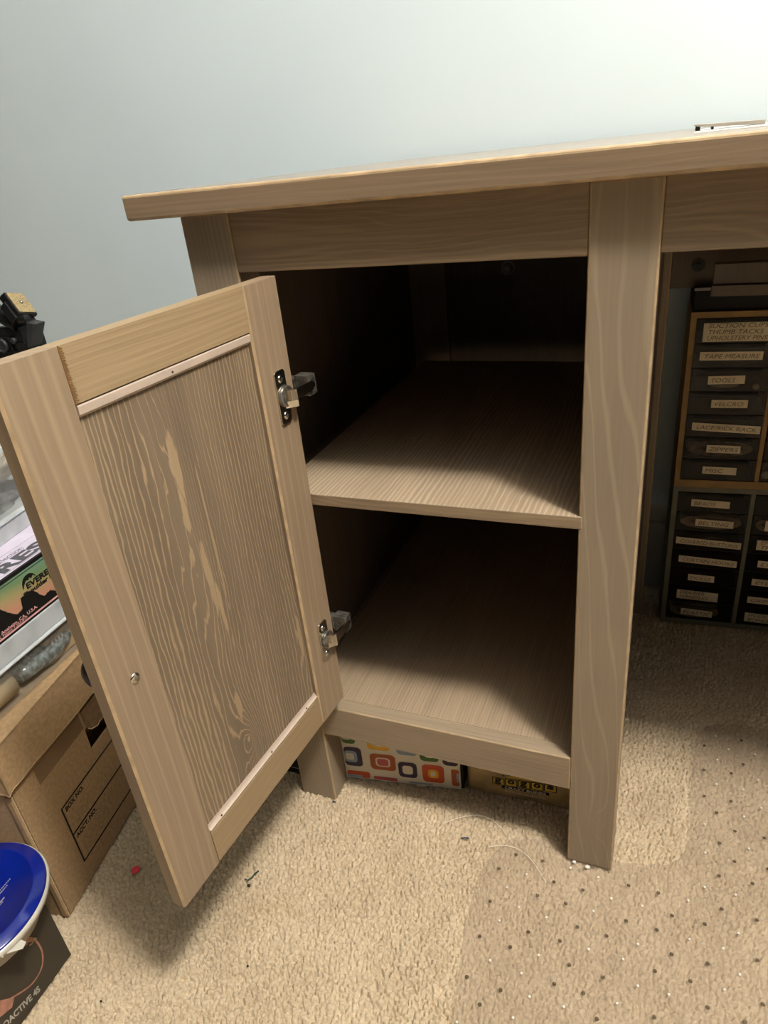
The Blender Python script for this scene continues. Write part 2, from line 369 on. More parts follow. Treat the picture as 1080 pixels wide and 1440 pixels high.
b = MB(); b.prism([(-0.3002, 0.0192), (0.0, 0.0192), (0.0, 0.0370), (0.0028, 0.0370), (0.0028, 0.51), (-0.3262, 0.51), (-0.3262, 0.0370), (-0.3002, 0.0370)], 0.149, 0.1636)
b.build('bottom_shelf', 'shelf_bottom', desk, 0.0006, fix=True)
b = MB(); b.box(-0.3298, -0.3268, 0.0370, 0.51, 0.130, 0.1680); b.build('shelf_cleat', 'rail', desk)
b = MB(); b.box(-L_, 0, 0.0, 0.0185, 0.118, 0.1644); br_ = b.build('bottom_rail', ['rail', 'worn_edge'], desk, 0.0012, edge=1)
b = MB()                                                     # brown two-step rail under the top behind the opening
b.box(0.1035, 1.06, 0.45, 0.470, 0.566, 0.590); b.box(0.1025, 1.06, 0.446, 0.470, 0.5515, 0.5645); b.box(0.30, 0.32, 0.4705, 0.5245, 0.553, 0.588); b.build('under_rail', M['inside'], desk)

# ------------------------------------------------------------------ the open door
DW, D0, D1, DT, FS, RH = 0.2805, 0.1952, 0.6693, 0.0152, 0.0483, 0.0369
Xd = Vector((-0.0878, -0.99614, 0)); Yd = Vector((0.99614, -0.0878, 0))
dm = Matrix((Xd, Yd, Vector((0, 0, 1)))).transposed().to_4x4(); dm.translation = Vector((-0.2593, -0.005, 0))
b = MB()
def easedbox(b, s0, s1, y0, y1, z0, z1, mi, r=0.0018):
    n0 = len(b.bm.faces)
    b.prism([(s0+r, y1), (s0, y1-r), (s0, y0+r), (s0+r, y0), (s1-r, y0), (s1, y0+r), (s1, y1-r), (s1-r, y1)], z0, z1, mi)
    b.bm.faces.ensure_lookup_table(); b.bm.normal_update()
    for f in b.bm.faces[n0:]:
        if abs(f.normal.x) > 0.3 and abs(f.normal.y) > 0.3: f.material_index = 3
easedbox(b, 0, FS, -DT, 0, D0, D1, 0); easedbox(b, DW-FS, DW, -DT, 0, D0, D1, 0)
for z0, z1 in ((D0, D0+RH), (D1-RH, D1)):
    b.box(FS, DW-FS, -DT+0.0004, -0.0006, z0, z1, 1)
for i in range(24):                                          # ragged glue line on the upper free corner
    zz = D1-0.001-i*0.0015; w = 0.0022+0.0020*random.random()
    b.hexa([(DW-FS-w, -0.0012, zz-0.0011), (DW-FS, -0.0012, zz-0.0004), (DW-FS, -0.0004, zz-0.0004), (DW-FS-w, -0.0004, zz-0.0011),
            (DW-FS-w*0.4, -0.0012, zz), (DW-FS, -0.0012, zz+0.0005), (DW-FS, 0.0003, zz+0.0005), (DW-FS-w*0.4, 0.0003, zz)], 2)
door = b.build('door', ['door_v', 'door_h', 'wood_edge', 'worn_edge'], desk, mat=dm, fix=True)
b = MB(); b.box(FS+0.0016, DW-FS-0.0002, -0.0100, -0.0040, D0+RH, D1-RH); b.build('door_panel', 'door_panel', door)
b = MB(); b.box(FS, FS+0.0016, -0.0100, -0.0080, D0+RH, D1-RH); b.build('panel_gap', 'dark_gap', door)
def bead(z0, z1, up, s0, s1):
    P = [(-0.0040, z0), (-0.0040, z1)]
    n = 6
    if up: pr = [(-0.0040, z1), (-0.0009, z1), (-0.0006, z1-0.0010), (-0.0009, z0+0.0022), (-0.0018, z0+0.0008), (-0.0030, z0), (-0.0040, z0)]
    elif up is None: pr = [(-0.0040, z1), (-0.0010, z1), (-0.0006, z1-0.0012)] + [(-0.0006-0.0030*math.sin(math.pi/2*i/n), z1-0.0018-(z1-z0-0.0018)*(1-math.cos(math.pi/2*i/n))) for i in range(n+1)] + [(-0.0040, z0)]
    else: pr = [(-0.0040, z0), (-0.0010, z0), (-0.0006, z0+0.0012)] + [(-0.0006-0.0030*math.sin(math.pi/2*i/n), z0+0.0018+(z1-z0-0.0018)*(1-math.cos(math.pi/2*i/n))) for i in range(n+1)] + [(-0.0040, z1)]
    b = MB(); b.prism(pr, s0, s1, fn=lambda y, z, s: (s, y, z))
    return b
b = bead(D1-RH-0.0095, D1-RH-0.0012, True, FS+0.0012, DW-FS-0.0006)
b.cyl((0.145, -0.0013, D1-RH-0.0052), 0.0009, 0, 0.0008, 'Y', 10, 1)
b.build('glazing_bead', ['bead', 'dark_gap'], door, fix=True)
b = bead(D0+RH+0.0012, D0+RH+0.0078, False, FS+0.0006, DW-FS-0.0006)
for s_ in (0.07, 0.135, 0.215): b.cyl((s_, -0.0018, D0+RH+0.0042), 0.0008, 0, 0.0008, 'Y', 10, 1)
b.build('glazing_bead', ['bead', 'dark_gap'], door, fix=True)
def screw_head(b, s, y, z, r, mi=0, mj=1):
    b.lathe([(r, 0), (r, 0.0004), (r*0.75, 0.0012), (r*0.3, 0.0013)], (s, y, z), 'Y', 24, mi)
    b.box(s-r*0.55, s+r*0.55, y+0.0011, y+0.0016, z-r*0.12, z+r*0.12, mj); b.box(s-r*0.12, s+r*0.12, y+0.0011, y+0.0016, z-r*0.55, z+r*0.55, mj)
b = MB(); screw_head(b, 0.2551, 0, 0.430, 0.0044); s_o = b.build('screw', ['chrome', 'chrome_dark'], door, fix=True); tag(s_o, 'small shiny screw holding the knob')
b = MB(); b.lathe([(0.006, -DT), (0.006, -DT-0.008), (0.013, -DT-0.014), (0.0155, -DT-0.020), (0.014, -DT-0.025), (0.006, -DT-0.028)], (0.2551, 0, 0.430), 'Y', 32); b.build('knob', 'black_plastic', door, fix=True)
def hinge(z0, z1):
    h = MB(); zc = (z0+z1)/2
    P = rrect(0.0135, 0.0295, z0, z1, 0.004)
    h.prism(P, 0.0002, 0.0020, 0, fn=lambda s, z, y: (s, y, z))
    screw_head(h, 0.0215, 0.0019, z1-0.008, 0.0037, 0, 1); screw_head(h, 0.0215, 0.0019, z0+0.008, 0.0037, 0, 1)
    h.cyl((0.0195, 0.0021, zc+0.001), 0.0098, 0, 0.0006, 'Y', 28, 1)                       # cup mouth
    h.lathe([(0.0098, 0.002), (0.0098, 0.0040), (0.0085, 0.0046), (0.0078, 0.0040)], (0.0175, 0, zc), 'Y', 28, 1)
    # bent arm from the cup over the door edge
    pr = [(0.021, 0.003), (0.020, 0.010), (0.014, 0.0125), (-0.0085, 0.0135), (-0.0125, 0.0130), (-0.0125, 0.0112), (-0.0075, 0.0112), (0.012, 0.0100), (0.017, 0.0080), (0.018, 0.003)]
    h.prism(pr, zc-0.0035, zc+0.0065, 0, fn=lambda s, y, z: (s, y, z))
    h.prism([(0.021, 0.0025), (0.012, 0.0110), (0.006, 0.0100), (0.014, 0.0025)], zc-0.011, zc-0.0045, 0, fn=lambda s, y, z: (s, y, z))
    # block and plate on the cupboard side
    h.box(-0.0200, -0.0075, -0.0040, 0.0115, zc-0.0080, zc+0.0110, 1)
    h.cyl((-0.0140, 0.0115, zc+0.0015), 0.0030, 0, 0.0010, 'Y', 16, 0)
    h.box(-0.0180, -0.0060, -0.0320, -0.0040, zc-0.0055, zc+0.0080, 1)
    h.box(-0.0340, -0.0060, -0.0410, -0.0320, zc-0.018, zc+0.020, 0)
    return h.build('hinge', ['chrome', 'chrome_dark'], door, 0.0006, fix=True)
tag(hinge(0.5420, 0.5920), 'upper nickel concealed hinge'); tag(hinge(0.2670, 0.3165), 'lower nickel concealed hinge')

# ------------------------------------------------------------------ under the cupboard
def cframe(o, rz): return lambda u, v, w: (u, v, w)
r1 = math.atan2(0.0238, 0.1554)
mb = empty('gift_box', (-0.3015, 0.0385, 0), r1)
tag(mb, 'white storage box with colourful retro rounded squares under the cupboard', 'box')
M['mos_white'] = plain('white_print_card', (226, 218, 200), 0.6, var=0.02)
cols = {'purple': (62, 44, 72), 'blue': (148, 166, 186), 'orange': (176, 88, 40), 'red': (206, 84, 44), 'pink': (196, 92, 96), 'yellow': (232, 176, 56), 'green': (78, 112, 48)}
for k_, v_ in cols.items(): M['mos_'+k_] = plain('print_'+k_, v_, 0.6, var=0.02)
names_ = ['mos_white'] + ['mos_'+k for k in cols] ; idx = {k: i+1 for i, k in enumerate(cols)}; idx['white'] = 0
b = MB(); b.box(0, 0.1575, 0, 0.30, 0, 0.118)
K = 0.1575/925.0                      # print-photo pixels (crop) to metres along the box
lay = [0]
def sq(u0, u1, v0, v1, *rings):
    """u in 0..1 along the box, v = height in mm; rings of (colour, inset as a share)"""
    for col, ins in rings:
        lay[0] += 1; du = (u1-u0)*ins; dv = (v1-v0)*ins; yy = -0.0002-0.00012*(1+rings.index((col, ins)))
        uu0 = max(0.0015, (u0+du)*0.1575); uu1 = min(0.156, (u1-du)*0.1575)
        if uu1 <= uu0: continue
        z0, z1 = max(0.002, (v0+dv)/1000), min(0.117, (v1-dv)/1000)
        P = rrect(uu0, uu1, z0, z1, min(0.006, (uu1-uu0)*0.3, (z1-z0)*0.3), 4)
        b.face([(x, yy, z) for x, z in P], idx[col])
W3 = ('white', 0.28)
sq(-0.05, 0.165, 23, 58, ('purple', 0), ('blue', 0.2), ('white', 0.33))
sq(0.235, 0.455, 21, 50, ('orange', 0), ('white', 0.21), ('pink', 0.28))
sq(0.475, 0.635, 12, 40, ('purple', 0), ('white', 0.22))
sq(0.68, 0.865, 8, 40, ('red', 0), ('yellow', 0.26), ('white', 0.38))
sq(0.925, 1.12, 6, 36, ('orange', 0), ('blue', 0.22), ('white', 0.35))
sq(-0.10, 0.215, -20, 14, ('red', 0), ('blue', 0.22))
sq(0.245, 0.455, -22, 8, ('pink', 0), ('white', 0.3))
sq(0.56, 0.76, -22, 5, ('blue', 0), ('white', 0.3))
sq(-0.03, 0.125, 64, 92, ('green', 0), ('white', 0.25))
sq(0.225, 0.42, 57, 84, ('yellow', 0), ('white', 0.25))
sq(0.475, 0.65, 53, 80, ('blue', 0), ('white', 0.25))
sq(0.67, 0.83, 46, 74, ('green', 0), ('white', 0.25))
sq(0.86, 0.99, 42, 70, ('purple', 0), ('white', 0.25))
for i_, u_ in enumerate((0.02, 0.24, 0.47, 0.70, 0.9)): sq(u_, u_+0.17, 96, 116, (list(cols)[i_+1], 0), ('white', 0.25))
b.build('body', names_, mb); 
b = MB(); b.box(0.1577, 0.161, 0.003, 0.29, 0.0, 0.118); tag(b.build('side_flap', 'black_matte', mb), 'black end flap')

M['tin'] = plain('antique_gold_tin', (178, 156, 112), 0.4, 0.25, var=0.12, scale=30)
M['tin_y'] = plain('tin_print_yellow', (206, 176, 66), 0.5, var=0.03); M['tin_w'] = plain('tin_print_white', (214, 208, 192), 0.5)
r2 = math.atan2(0.0080, 0.1351)
tn = tag(empty('tin_box', (-0.1390, 0.0675, 0), r2), 'gold tin with small yellow letter tiles beside the retro patterned box', 'tin')
b = MB(); b.prism(rrect(0, 0.160, 0, 0.10, 0.008), 0.004, 0.112); b.prism(rrect(-0.0008, 0.1608, -0.0008, 0.1008, 0.008), 0.0, 0.004)
fx = lambda u, z, d=0: (u, -0.0004-d, z)
sk = -0.0
def tile(b, u, z, w, h, ch):
    b.face([fx(u-0.0012, z-0.0012), fx(u+w+0.0012, z-0.0016), fx(u+w+0.0012, z+h+0.0008), fx(u-0.0012, z+h+0.0012)], 1)
    b.face([fx(u, z, 0.0002), fx(u+w, z-0.0003, 0.0002), fx(u+w, z+h-0.0003, 0.0002), fx(u, z+h, 0.0002)], 2)
    b.text(ch, h*1.25, lambda x, y: (u+w*0.17+x, -0.0004-0.0004, z+h*0.36+y), 1, 0.045, width=w*0.66)
for i, ch in enumerate('gogos'): tile(b, 0.0352+i*0.0164, 0.0182+0.0010*i, 0.0134, 0.0108, ch)
b.face([fx(0.052, 0.0330), fx(0.108, 0.0350), fx(0.096, 0.0390), fx(0.080, 0.0375), fx(0.058, 0.0420)], 2)
for uu, zz in ((0.045, 0.034), (0.052, 0.0365), (0.088, 0.0365), (0.097, 0.0355)): b.face([fx(uu, zz, 0.0002), fx(uu+0.006, zz+0.0005, 0.0002), fx(uu+0.004, zz+0.0022, 0.0002)], 1)
b.face([fx(0.046, 0.0172), fx(0.046, 0.0118), fx(0.106, 0.0138), fx(0.106, 0.0190)], 1)
b.text('CRAZY BONES', 0.0055, lambda x, y: (0.050+x, -0.0008, 0.0128+y+x*0.03), 3, 0.03, width=0.052)
b.text('BO\u00ceTE DE COLLECTION', 0.0045, lambda x, y: (0.050+x, -0.0008, 0.0065+y-x*0.01), 3, 0.045, width=0.052)
for uu, zz in ((0.043, 0.0135), (0.108, 0.0125), (0.116, 0.0165)): b.face([(uu+0.0016*math.cos(a*0.785), -0.0007, zz+0.0016*math.sin(a*0.785)) for a in range(8)], 2)
b.build('body', ['tin', 'black_matte', 'tin_y', 'tin_w'], tn)
b = MB(); b.prism(rrect(-0.0012, 0.1612, -0.0012, 0.1012, 0.008), 0.1125, 0.117); b.build('lid', 'tin', tn, 0.001)

b = MB(); b.box(-0.50, -0.366, 0.024, 0.16, 0.0, 0.055); b.box(-0.50, -0.366, 0.0236, 0.0240, 0.010, 0.011, 1)
tag(b.build('storage_case', ['black_matte', 'cream_cap'], bevel=0.003), 'small black case on the carpet behind the open door', 'case')

# ------------------------------------------------------------------ the cardboard file box
bx = tag(empty('file_box', (-0.5338, -0.2424, 0), math.atan2(0.1867, 0.9824)), 'brown cardboard file box printed BOX NO. left of the open door', 'box')
b = MB()
def frontplate(b, x0, x1, mi):
    for y0, y1, z0, z1 in ((0, 0.122, 0, 0.262), (0.188, 0.31, 0, 0.262), (0.122, 0.188, 0, 0.140), (0.122, 0.188, 0.172, 0.262)): b.box(x0, x1, y0, y1, z0, z1, mi)
frontplate(b, -0.003, 0, 0)
b.box(-0.38, -0.377, 0, 0.31, 0, 0.262); b.box(-0.377, -0.003, 0, 0.003, 0, 0.262); b.box(-0.377, -0.003, 0.307, 0.31, 0, 0.262); b.box(-0.377, -0.003, 0.003, 0.307, 0, 0.003, 1)
b.box(-0.02, -0.018, 0.003, 0.307, 0.003, 0.25, 1)
# folded corner flap and corrugation on the near edge
b.box(-0.006, -0.0005, -0.0025, -0.0002, 0.002, 0.200, 0); b.box(-0.0012, 0.0003, -0.0003, 0.0012, 0.0, 0.205, 2)
for i in range(90):
    zz = 0.002+i*0.00225; b.box(-0.0010, 0.0006, 0.0010, 0.0017, zz, zz+0.0012, 3)
X_ = 0.0003
def ln(y0, z0, y1, z1, w=0.0012):
    if abs(y1-y0) > abs(z1-z0): b.face([(X_, y0, z0-w), (X_, y1, z1-w), (X_, y1, z1+w), (X_, y0, z0+w)], 3)
    else: b.face([(X_, y0-w, z0), (X_, y0-w, z1), (X_, y0+w, z1), (X_, y0+w, z0)], 3)
ln(0.048, 0.032, 0.048, 0.1225); ln(0.0472, 0.1225, 0.262, 0.1175); ln(0.048, 0.0785, 0.262, 0.073); ln(0.0472, 0.0325, 0.262, 0.0265); ln(0.262, 0.0265, 0.262, 0.1175)
b.text('BOX NO.', 0.0088, lambda x, y: (X_, 0.0525+x, 0.1125+y-0.02*x), 3, 0.035, width=0.035)
b.text('ACCT. NO.', 0.0088, lambda x, y: (X_, 0.0525+x, 0.0680+y-0.02*x), 3, 0.035, width=0.041)
b.build('body', ['card', 'card_dark', 'card_edge', 'ink'], bx, fix=False)
b = MB()                                                    # torn flap of the hand hole, pushed out a little
P0 = [(0.0006, 0.118), (0.0006, 0.190)]
fl = [(0.124, 0.1735), (0.128, 0.1690), (0.133, 0.1668), (0.139, 0.1640), (0.144, 0.1660), (0.150, 0.1650), (0.158, 0.1690), (0.166, 0.1668), (0.176, 0.1680), (0.186, 0.172)]
for (y0, z0), (y1, z1) in zip(fl, fl[1:]):
    b.hexa([(0.0035, y0, z0), (0.0050, y0, z0), (0.0050, y1, z1), (0.0035, y1, z1), (0.0006, y0, 0.199), (0.0020, y0, 0.199), (0.0020, y1, 0.199), (0.0006, y1, 0.199)], 0)
    b.hexa([(0.0034, y0, z0-0.0008), (0.0054, y0, z0-0.0008), (0.0054, y1, z1-0.0008), (0.0034, y1, z1-0.0008), (0.0034, y0, z0+0.0004), (0.0054, y0, z0+0.0004), (0.0054, y1, z1+0.0004), (0.0034, y1, z1+0.0004)], 1)
b.build('handle_flap', ['card_dark', 'card_edge'], bx, fix=True)
M['tape'] = clear('packing_tape', (196, 168, 130), 0.35, 0.12, 0.8)
b = MB(); b.box(0.0004, 0.0007, 0.036, 0.121, 0.176, 0.200); b.build('packing_tape', 'tape', bx)
b = MB()
b.box(-0.386, 0.006, -0.006, 0.316, 0.2625, 0.2660)
n = 60
def skirt(fn, length, t_):
    prev = None
    for i in range(n+1):
        s_ = length*i/n; z_ = 0.2085 + 0.0016*math.sin(s_*34+0.5) + 0.0012*noise.noise(Vector((s_*60, t_, 0)))
        if i == 0 or i == n: z_ -= 0.002
        cur = (s_, z_)
        if prev:
            (a, za), (c_, zc) = prev, cur
            b.hexa([fn(a, 0, za), fn(c_, 0, zc), fn(c_, 1, zc), fn(a, 1, za), fn(a, 0, 0.2655), fn(c_, 0, 0.2655), fn(c_, 1, 0.2655), fn(a, 1, 0.2655)], 0)
            b.hexa([fn(a, -0.05, za-0.0006), fn(c_, -0.05, zc-0.0006), fn(c_, 1.05, zc-0.0006), fn(a, 1.05, za-0.0006), fn(a, -0.05, za+0.0004), fn(c_, -0.05, zc+0.0004), fn(c_, 1.05, zc+0.0004), fn(a, 1.05, za+0.0004)], 1)
        prev = cur
skirt(lambda s, k, z: (0.0035+k*0.0025, -0.006+s, z), 0.322, 1)
skirt(lambda s, k, z: (-0.386+s, -0.0060+k*0.0025, z), 0.392, 2)
b.box(-0.386, 0.006, 0.3135, 0.316, 0.208, 0.2655); b.box(-0.386, -0.3835, -0.006, 0.316, 0.208, 0.2655)
b.build('lid', ['card', 'card_edge'], bx, fix=True)

# ------------------------------------------------------------------ things stacked on the file box
SR = math.radians(2.79)
def bin_(name, loc, rz, dep, wid, h, label, rim_h, wall_taper=0.006):
    r = tag(empty(name, loc, rz), label, 'storage bin')
    b = MB(); tp_ = wall_taper
    def tub(b, x0, x1, y0, y1, z0, z1, tpr, th=0.0012):
        lo = rrect(x0+tpr, x1-tpr, y0+tpr, y1-tpr, 0.012, 5); hi = rrect(x0, x1, y0, y1, 0.014, 5)
        N = len(lo)
        a = [b.bm.verts.new((x, y, z0)) for x, y in lo]; c_ = [b.bm.verts.new((x, y, z1)) for x, y in hi]
        b.bm.faces.new(a[::-1])
        for i in range(N):
            f = b.bm.faces.new([a[i], a[(i+1) % N], c_[(i+1) % N], c_[i]]); f.smooth = True
    tub(b, -dep, 0, 0, wid, 0.0, h, tp_)
    b.build('tub', 'bin', r, fix=False)
    return r
# lower bin with its frosted lid
bb = bin_('storage_bin', (-0.5511, -0.2448, 0.2685), SR, 0.36, 0.30, 0.046, 'clear plastic bin with frosted lid lying directly on the cardboard file box', 0.03, 0.004)
b = MB(); b.prism(rrect(-0.364, 0.004, -0.004, 0.304, 0.014), 0.0465, 0.0500); b.prism(rrect(-0.361, 0.001, -0.001, 0.301, 0.014), 0.0500, 0.0745)
b.build('lid', 'bin_rim', bb, 0.002)
# things inside it
M['roll'] = plain('tan_foam', (186, 164, 128), 0.8, var=0.06); M['bubble'] = plain('bubble_wrap', (128, 140, 142), 0.2, var=0.25, scale=160, bump=1.0, bscale=170, bdist=0.002)
M['white_card'] = plain('white_card', (214, 208, 196), 0.6); M['greybag'] = plain('grey_bag', (112, 112, 112), 0.3, var=0.25, scale=60, bump=1.0, bscale=60, bdist=0.004)
M['whitebag'] = plain('crumpled_white_bag', (198, 190, 176), 0.35, var=0.08, scale=40, bump=1.0, bscale=50, bdist=0.004)
LM = Matrix.Translation((-0.5511, -0.2448, 0.2685)) @ Matrix.Rotation(SR, 4, 'Z')
def inframe(Mx, o): o.matrix_world = Mx; return o
b = MB(); b.cyl((-0.020, 0.0, 0.0185), 0.0165, 0.030, 0.072, 'Y', 28); b.cyl((-0.020, 0.0, 0.0185), 0.006, 0.0295, 0.030, 'Y', 16, 1)
o = inframe(LM, b.build('foam_roll', ['roll', 'card_dark'])); tag(o, 'tan cylindrical roll inside the lower clear bin', 'roll')
b = MB(); pts = [(-0.018, 0.082+0.01*i, 0.016+0.002*math.sin(i)) for i in range(9)]; b.tube(pts, [0.009, 0.012, 0.013, 0.012, 0.013, 0.013, 0.012, 0.011, 0.007], 14)
o = inframe(LM, b.build('bubble_wrap', 'bubble')); tag(o, 'grey bubble wrap roll inside the lower clear bin', 'bubble wrap')
b = MB(); b.box(-0.012, -0.0095, 0.132, 0.150, 0.016, 0.030); 
for i in range(3): b.box(-0.0095, -0.0092, 0.1345+i*0.005, 0.1375+i*0.005, 0.018, 0.028, 1)
b.box(-0.04, -0.0125, 0.125, 0.165, 0.001, 0.032, 2)
o = inframe(LM, b.build('labelled_packet', ['white_card', 'greybag', 'roll'], bevel=0.001)); tag(o, 'small packet with white card label inside the lower clear bin', 'packet')

# shoulder rest box
EB = tag(empty('shoulder_rest_box', (-0.5511, -0.2448, 0.343), SR), 'black boxed shoulder rest with green to orange mountain label between the two clear bins', 'box')
t = NT('mountain_label_print'); c = t.co(); sep = t.n('ShaderNodeSeparateXYZ'); t.link(c, sep.inputs[0])
v_ = t.math('ADD', t.math('MULTIPLY', sep.outputs[2], 1.0), t.math('MULTIPLY', sep.outputs[1], 0.13))
cr = t.n('ShaderNodeValToRGB'); t.link(t.rng(v_, 0.018, 0.078, 0, 1, False), cr.inputs[0])
e = cr.color_ramp.elements; e[0].position = 0; e[0].color = srgb(186, 130, 116); e[1].position = 1; e[1].color = srgb(112, 148, 132)
for p_, c_ in ((0.35, (190, 140, 112)), (0.55, (164, 150, 104)), (0.75, (112, 140, 98))): k_ = e.new(p_); k_.color = srgb(*c_)
t.link(cr.outputs[0], t.b.inputs['Base Color']); t.b.inputs['Roughness'].default_value = 0.35
M['mtn'] = t.m
M['lilac'] = plain('lilac_print', (204, 194, 210), 0.35, var=0.03); M['dgrey_ink'] = plain('dark_grey_ink', (74, 74, 78), 0.5); M['pink_ink'] = plain('pink_ink', (226, 168, 166), 0.5)
b = MB(); b.box(-0.24, 0, -0.02, 0.26, 0.0, 0.060, 0)
xf = lambda y, z, d=0: (0.0003+d, y, z)
b.face([xf(-0.015, 0.0055), xf(0.255, 0.0055), xf(0.255, 0.0560), xf(-0.015, 0.0560)], 1)
b.face([xf(-0.015, 0.0530, .0001), xf(0.255, 0.0530, .0001), xf(0.255, 0.0540, .0001), xf(-0.015, 0.0540, .0001)], 0)
mt = [(0.03, 0.036), (0.05, 0.040), (0.070, 0.038), (0.0839, 0.0341), (0.090, 0.026), (0.0947, 0.021), (0.099, 0.0175), (0.1033, 0.0172), (0.1075, 0.0185), (0.1088, 0.026), (0.1098, 0.0305), (0.1150, 0.0310), (0.1180, 0.0325), (0.1215, 0.0312), (0.1275, 0.0285), (0.1325, 0.0210), (0.1374, 0.0150), (0.1415, 0.0150), (0.1478, 0.0158), (0.1544, 0.0095), (0.20, 0.012), (0.255, 0.02)]
rg = []
for (a, za), (c_, zc) in zip(mt, mt[1:]):
    for i in range(5):
        q = i/5; rg.append((a+(c_-a)*q, za+(zc-za)*q + (random.random()-0.5)*0.0014))
rg.append(mt[-1]); 
b.face([xf(y, z, .0001) for y, z in ([(-0.015, 0.0055), (0.255, 0.0055)] + rg[::-1] + [(-0.015, 0.034)])], 0)
b.face([xf(-0.015, 0.0030, .0002), xf(0.255, 0.0030, .0002), xf(0.255, 0.0050, .0002), xf(-0.015, 0.0050, .0002)], 3)
# arc logo, letters
cy_, cz_, R_ = 0.1270, 0.0385, 0.0105
arc = [(cy_+R_*math.cos(math.radians(a)), cz_+R_*1.05*math.sin(math.radians(a))) for a in range(15, 196, 9)]
pk = [(0.1190, 0.0400), (0.1235, 0.0440), (0.1260, 0.0425), (0.1285, 0.0450), (0.1305, 0.0425), (0.1335, 0.0450), (0.1375, 0.0405)]
b.face([xf(y, z, .0002) for y, z in arc + pk], 0)
b.text('EVEREST', 0.0090, lambda x, y: xf(0.1208+x, 0.0345+y, .0004), 0, 0.045, width=0.0450)
b.text('Shoulder Rest', 0.0072, lambda x, y: xf(0.1140+x, 0.0280+y, .0004), 0, 0.04, width=0.0560)
b.text('Made in Anaheim, CA, U.S.A.', 0.0052, lambda x, y: xf(0.0530+x, 0.0086+y, .0004), 3, 0.02, width=0.0715)
b.text('U.S. Patent 7,265,877', 0.0034, lambda x, y: xf(0.0650+x, 0.0058+y, .0004), 3, 0.012, width=0.044)
tf = lambda y, x, d=0: (x, y, 0.0603+d)
b.face([tf(-0.015, -0.238), tf(-0.015, -0.003), tf(0.255, -0.003), tf(0.255, -0.238)][::-1], 2)
for xx in (-0.0420, -0.0062): b.face([tf(-0.015, xx, .0001), tf(0.255, xx, .0001), tf(0.255, xx+0.0005, .0001), tf(-0.015, xx+0.0005, .0001)], 4)
b.text('RES', 0.0270, lambda x, y: tf(0.1080+x, -0.0085-y, .0002), 4, 0.045, width=0.068, shear=0.0)
b.text('collection', 0.0120, lambda x, y: tf(0.1170+x, -0.0300-y, .0002), 4, 0.0, width=0.042)
b.build('box_body', ['black_plastic', 'mtn', 'lilac', 'pink_ink', 'dgrey_ink'], EB)

# upper bin
ub = bin_('storage_bin', (-0.6000, -0.2250, 0.4035), math.radians(9.0), 0.30, 0.30, 0.10, 'tall clear plastic bin on top of the boxed shoulder rest', 0.02, 0.006)
b = MB()
for z0, z1, o_ in ((0.0, 0.020, 0.0010), (0.0205, 0.0235, 0.0030)): b.prism(rrect(-0.300-o_, o_, -o_, 0.30+o_, 0.014), z0, z1)
b.build('base_band', 'bin_rim', ub, 0.001)
b = MB(); ro = rrect(-0.305, 0.005, -0.005, 0.305, 0.016); ri = rrect(-0.2985, -0.0015, 0.0015, 0.2985, 0.013)
va = [[b.bm.verts.new((x, y, z)) for x, y in P] for P, z in ((ri, 0.0955), (ro, 0.0955), (ro, 0.1005), (ri, 0.1005))]
for k in range(4):
    A_, B_ = va[k], va[(k+1) % 4]
    for q in range(len(ro)): b.bm.faces.new([A_[q], A_[(q+1) % len(ro)], B_[(q+1) % len(ro)], B_[q]])
b.build('rim', 'bin_rim', ub, fix=True)
UM = Matrix.Translation((-0.6000, -0.2250, 0.4035)) @ Matrix.Rotation(math.radians(9.0), 4, 'Z')
o = lump('plastic_bag', 'whitebag', (-0.056, 0.150, 0.070), (0.040, 0.100, 0.030), 2.0, 0.22, 3); inframe(UM, o); tag(o, 'crumpled white plastic bag at the top of the tall clear bin', 'bag')
o = lump('dark_bag', 'greybag', (-0.058, 0.165, 0.022), (0.042, 0.090, 0.022), 5.0, 0.16, 3); inframe(UM, o); tag(o, 'grey crumpled bag at the bottom of the tall clear bin', 'bag')

# ------------------------------------------------------------------ headphone box and blue-lidded tub
c0 = Vector((-0.4985, -0.2768, 0)); e_ = Vector((-0.035, 0.999, 0)).normalized()
HB = tag(empty('headphone_box', (c0.x, c0.y, 0), math.atan2(-e_.x, e_.y)), 'dark olive box printed with a pink headphone loop, under the blue-lidded tub', 'box')
M['olive'] = plain('dark_olive_card', (62, 56, 45), 0.55, var=0.03); M['pink_cord'] = plain('print_rose_brown', (176, 124, 104), 0.5, var=0.1, scale=120); M['grey_print'] = plain('grey_print', (176, 170, 158), 0.6)
b = MB(); b.box(-0.17, 0, -0.26, 0, 0, 0.098, 0)
def ribbon(pts, w, mi, d=0.0004):
    for i in range(len(pts)-1):
        (y0, z0), (y1, z1) = pts[i], pts[i+1]; l = math.hypot(y1-y0, z1-z0) or 1; nx_, nz_ = -(z1-z0)/l*w, (y1-y0)/l*w
        b.face([(d, y0+nx_, z0+nz_), (d, y0-nx_, z0-nz_), (d, y1-nx_, z1-nz_), (d, y1+nx_, z1+nz_)][::-1], mi)
def smooth_loop(P, n=8):
    out = []
    for k in range(len(P)-1):
        p0, p1, p2, p3 = P[max(k-1, 0)], P[k], P[k+1], P[min(k+2, len(P)-1)]
        for q in range(n):
            u = q/n; out.append(tuple(0.5*((2*p1[a])+(-p0[a]+p2[a])*u+(2*p0[a]-5*p1[a]+4*p2[a]-p3[a])*u*u+(-p0[a]+3*p1[a]-3*p2[a]+p3[a])*u**3) for a in (0, 1)))
    return out + [P[-1]]
ribbon(smooth_loop([(-0.0320, 0.0790), (-0.0270, 0.0730), (-0.0240, 0.0600), (-0.0248, 0.0430), (-0.0325, 0.0290), (-0.0475, 0.0265), (-0.0660, 0.0380), (-0.0800, 0.0500)]), 0.0010, 1)
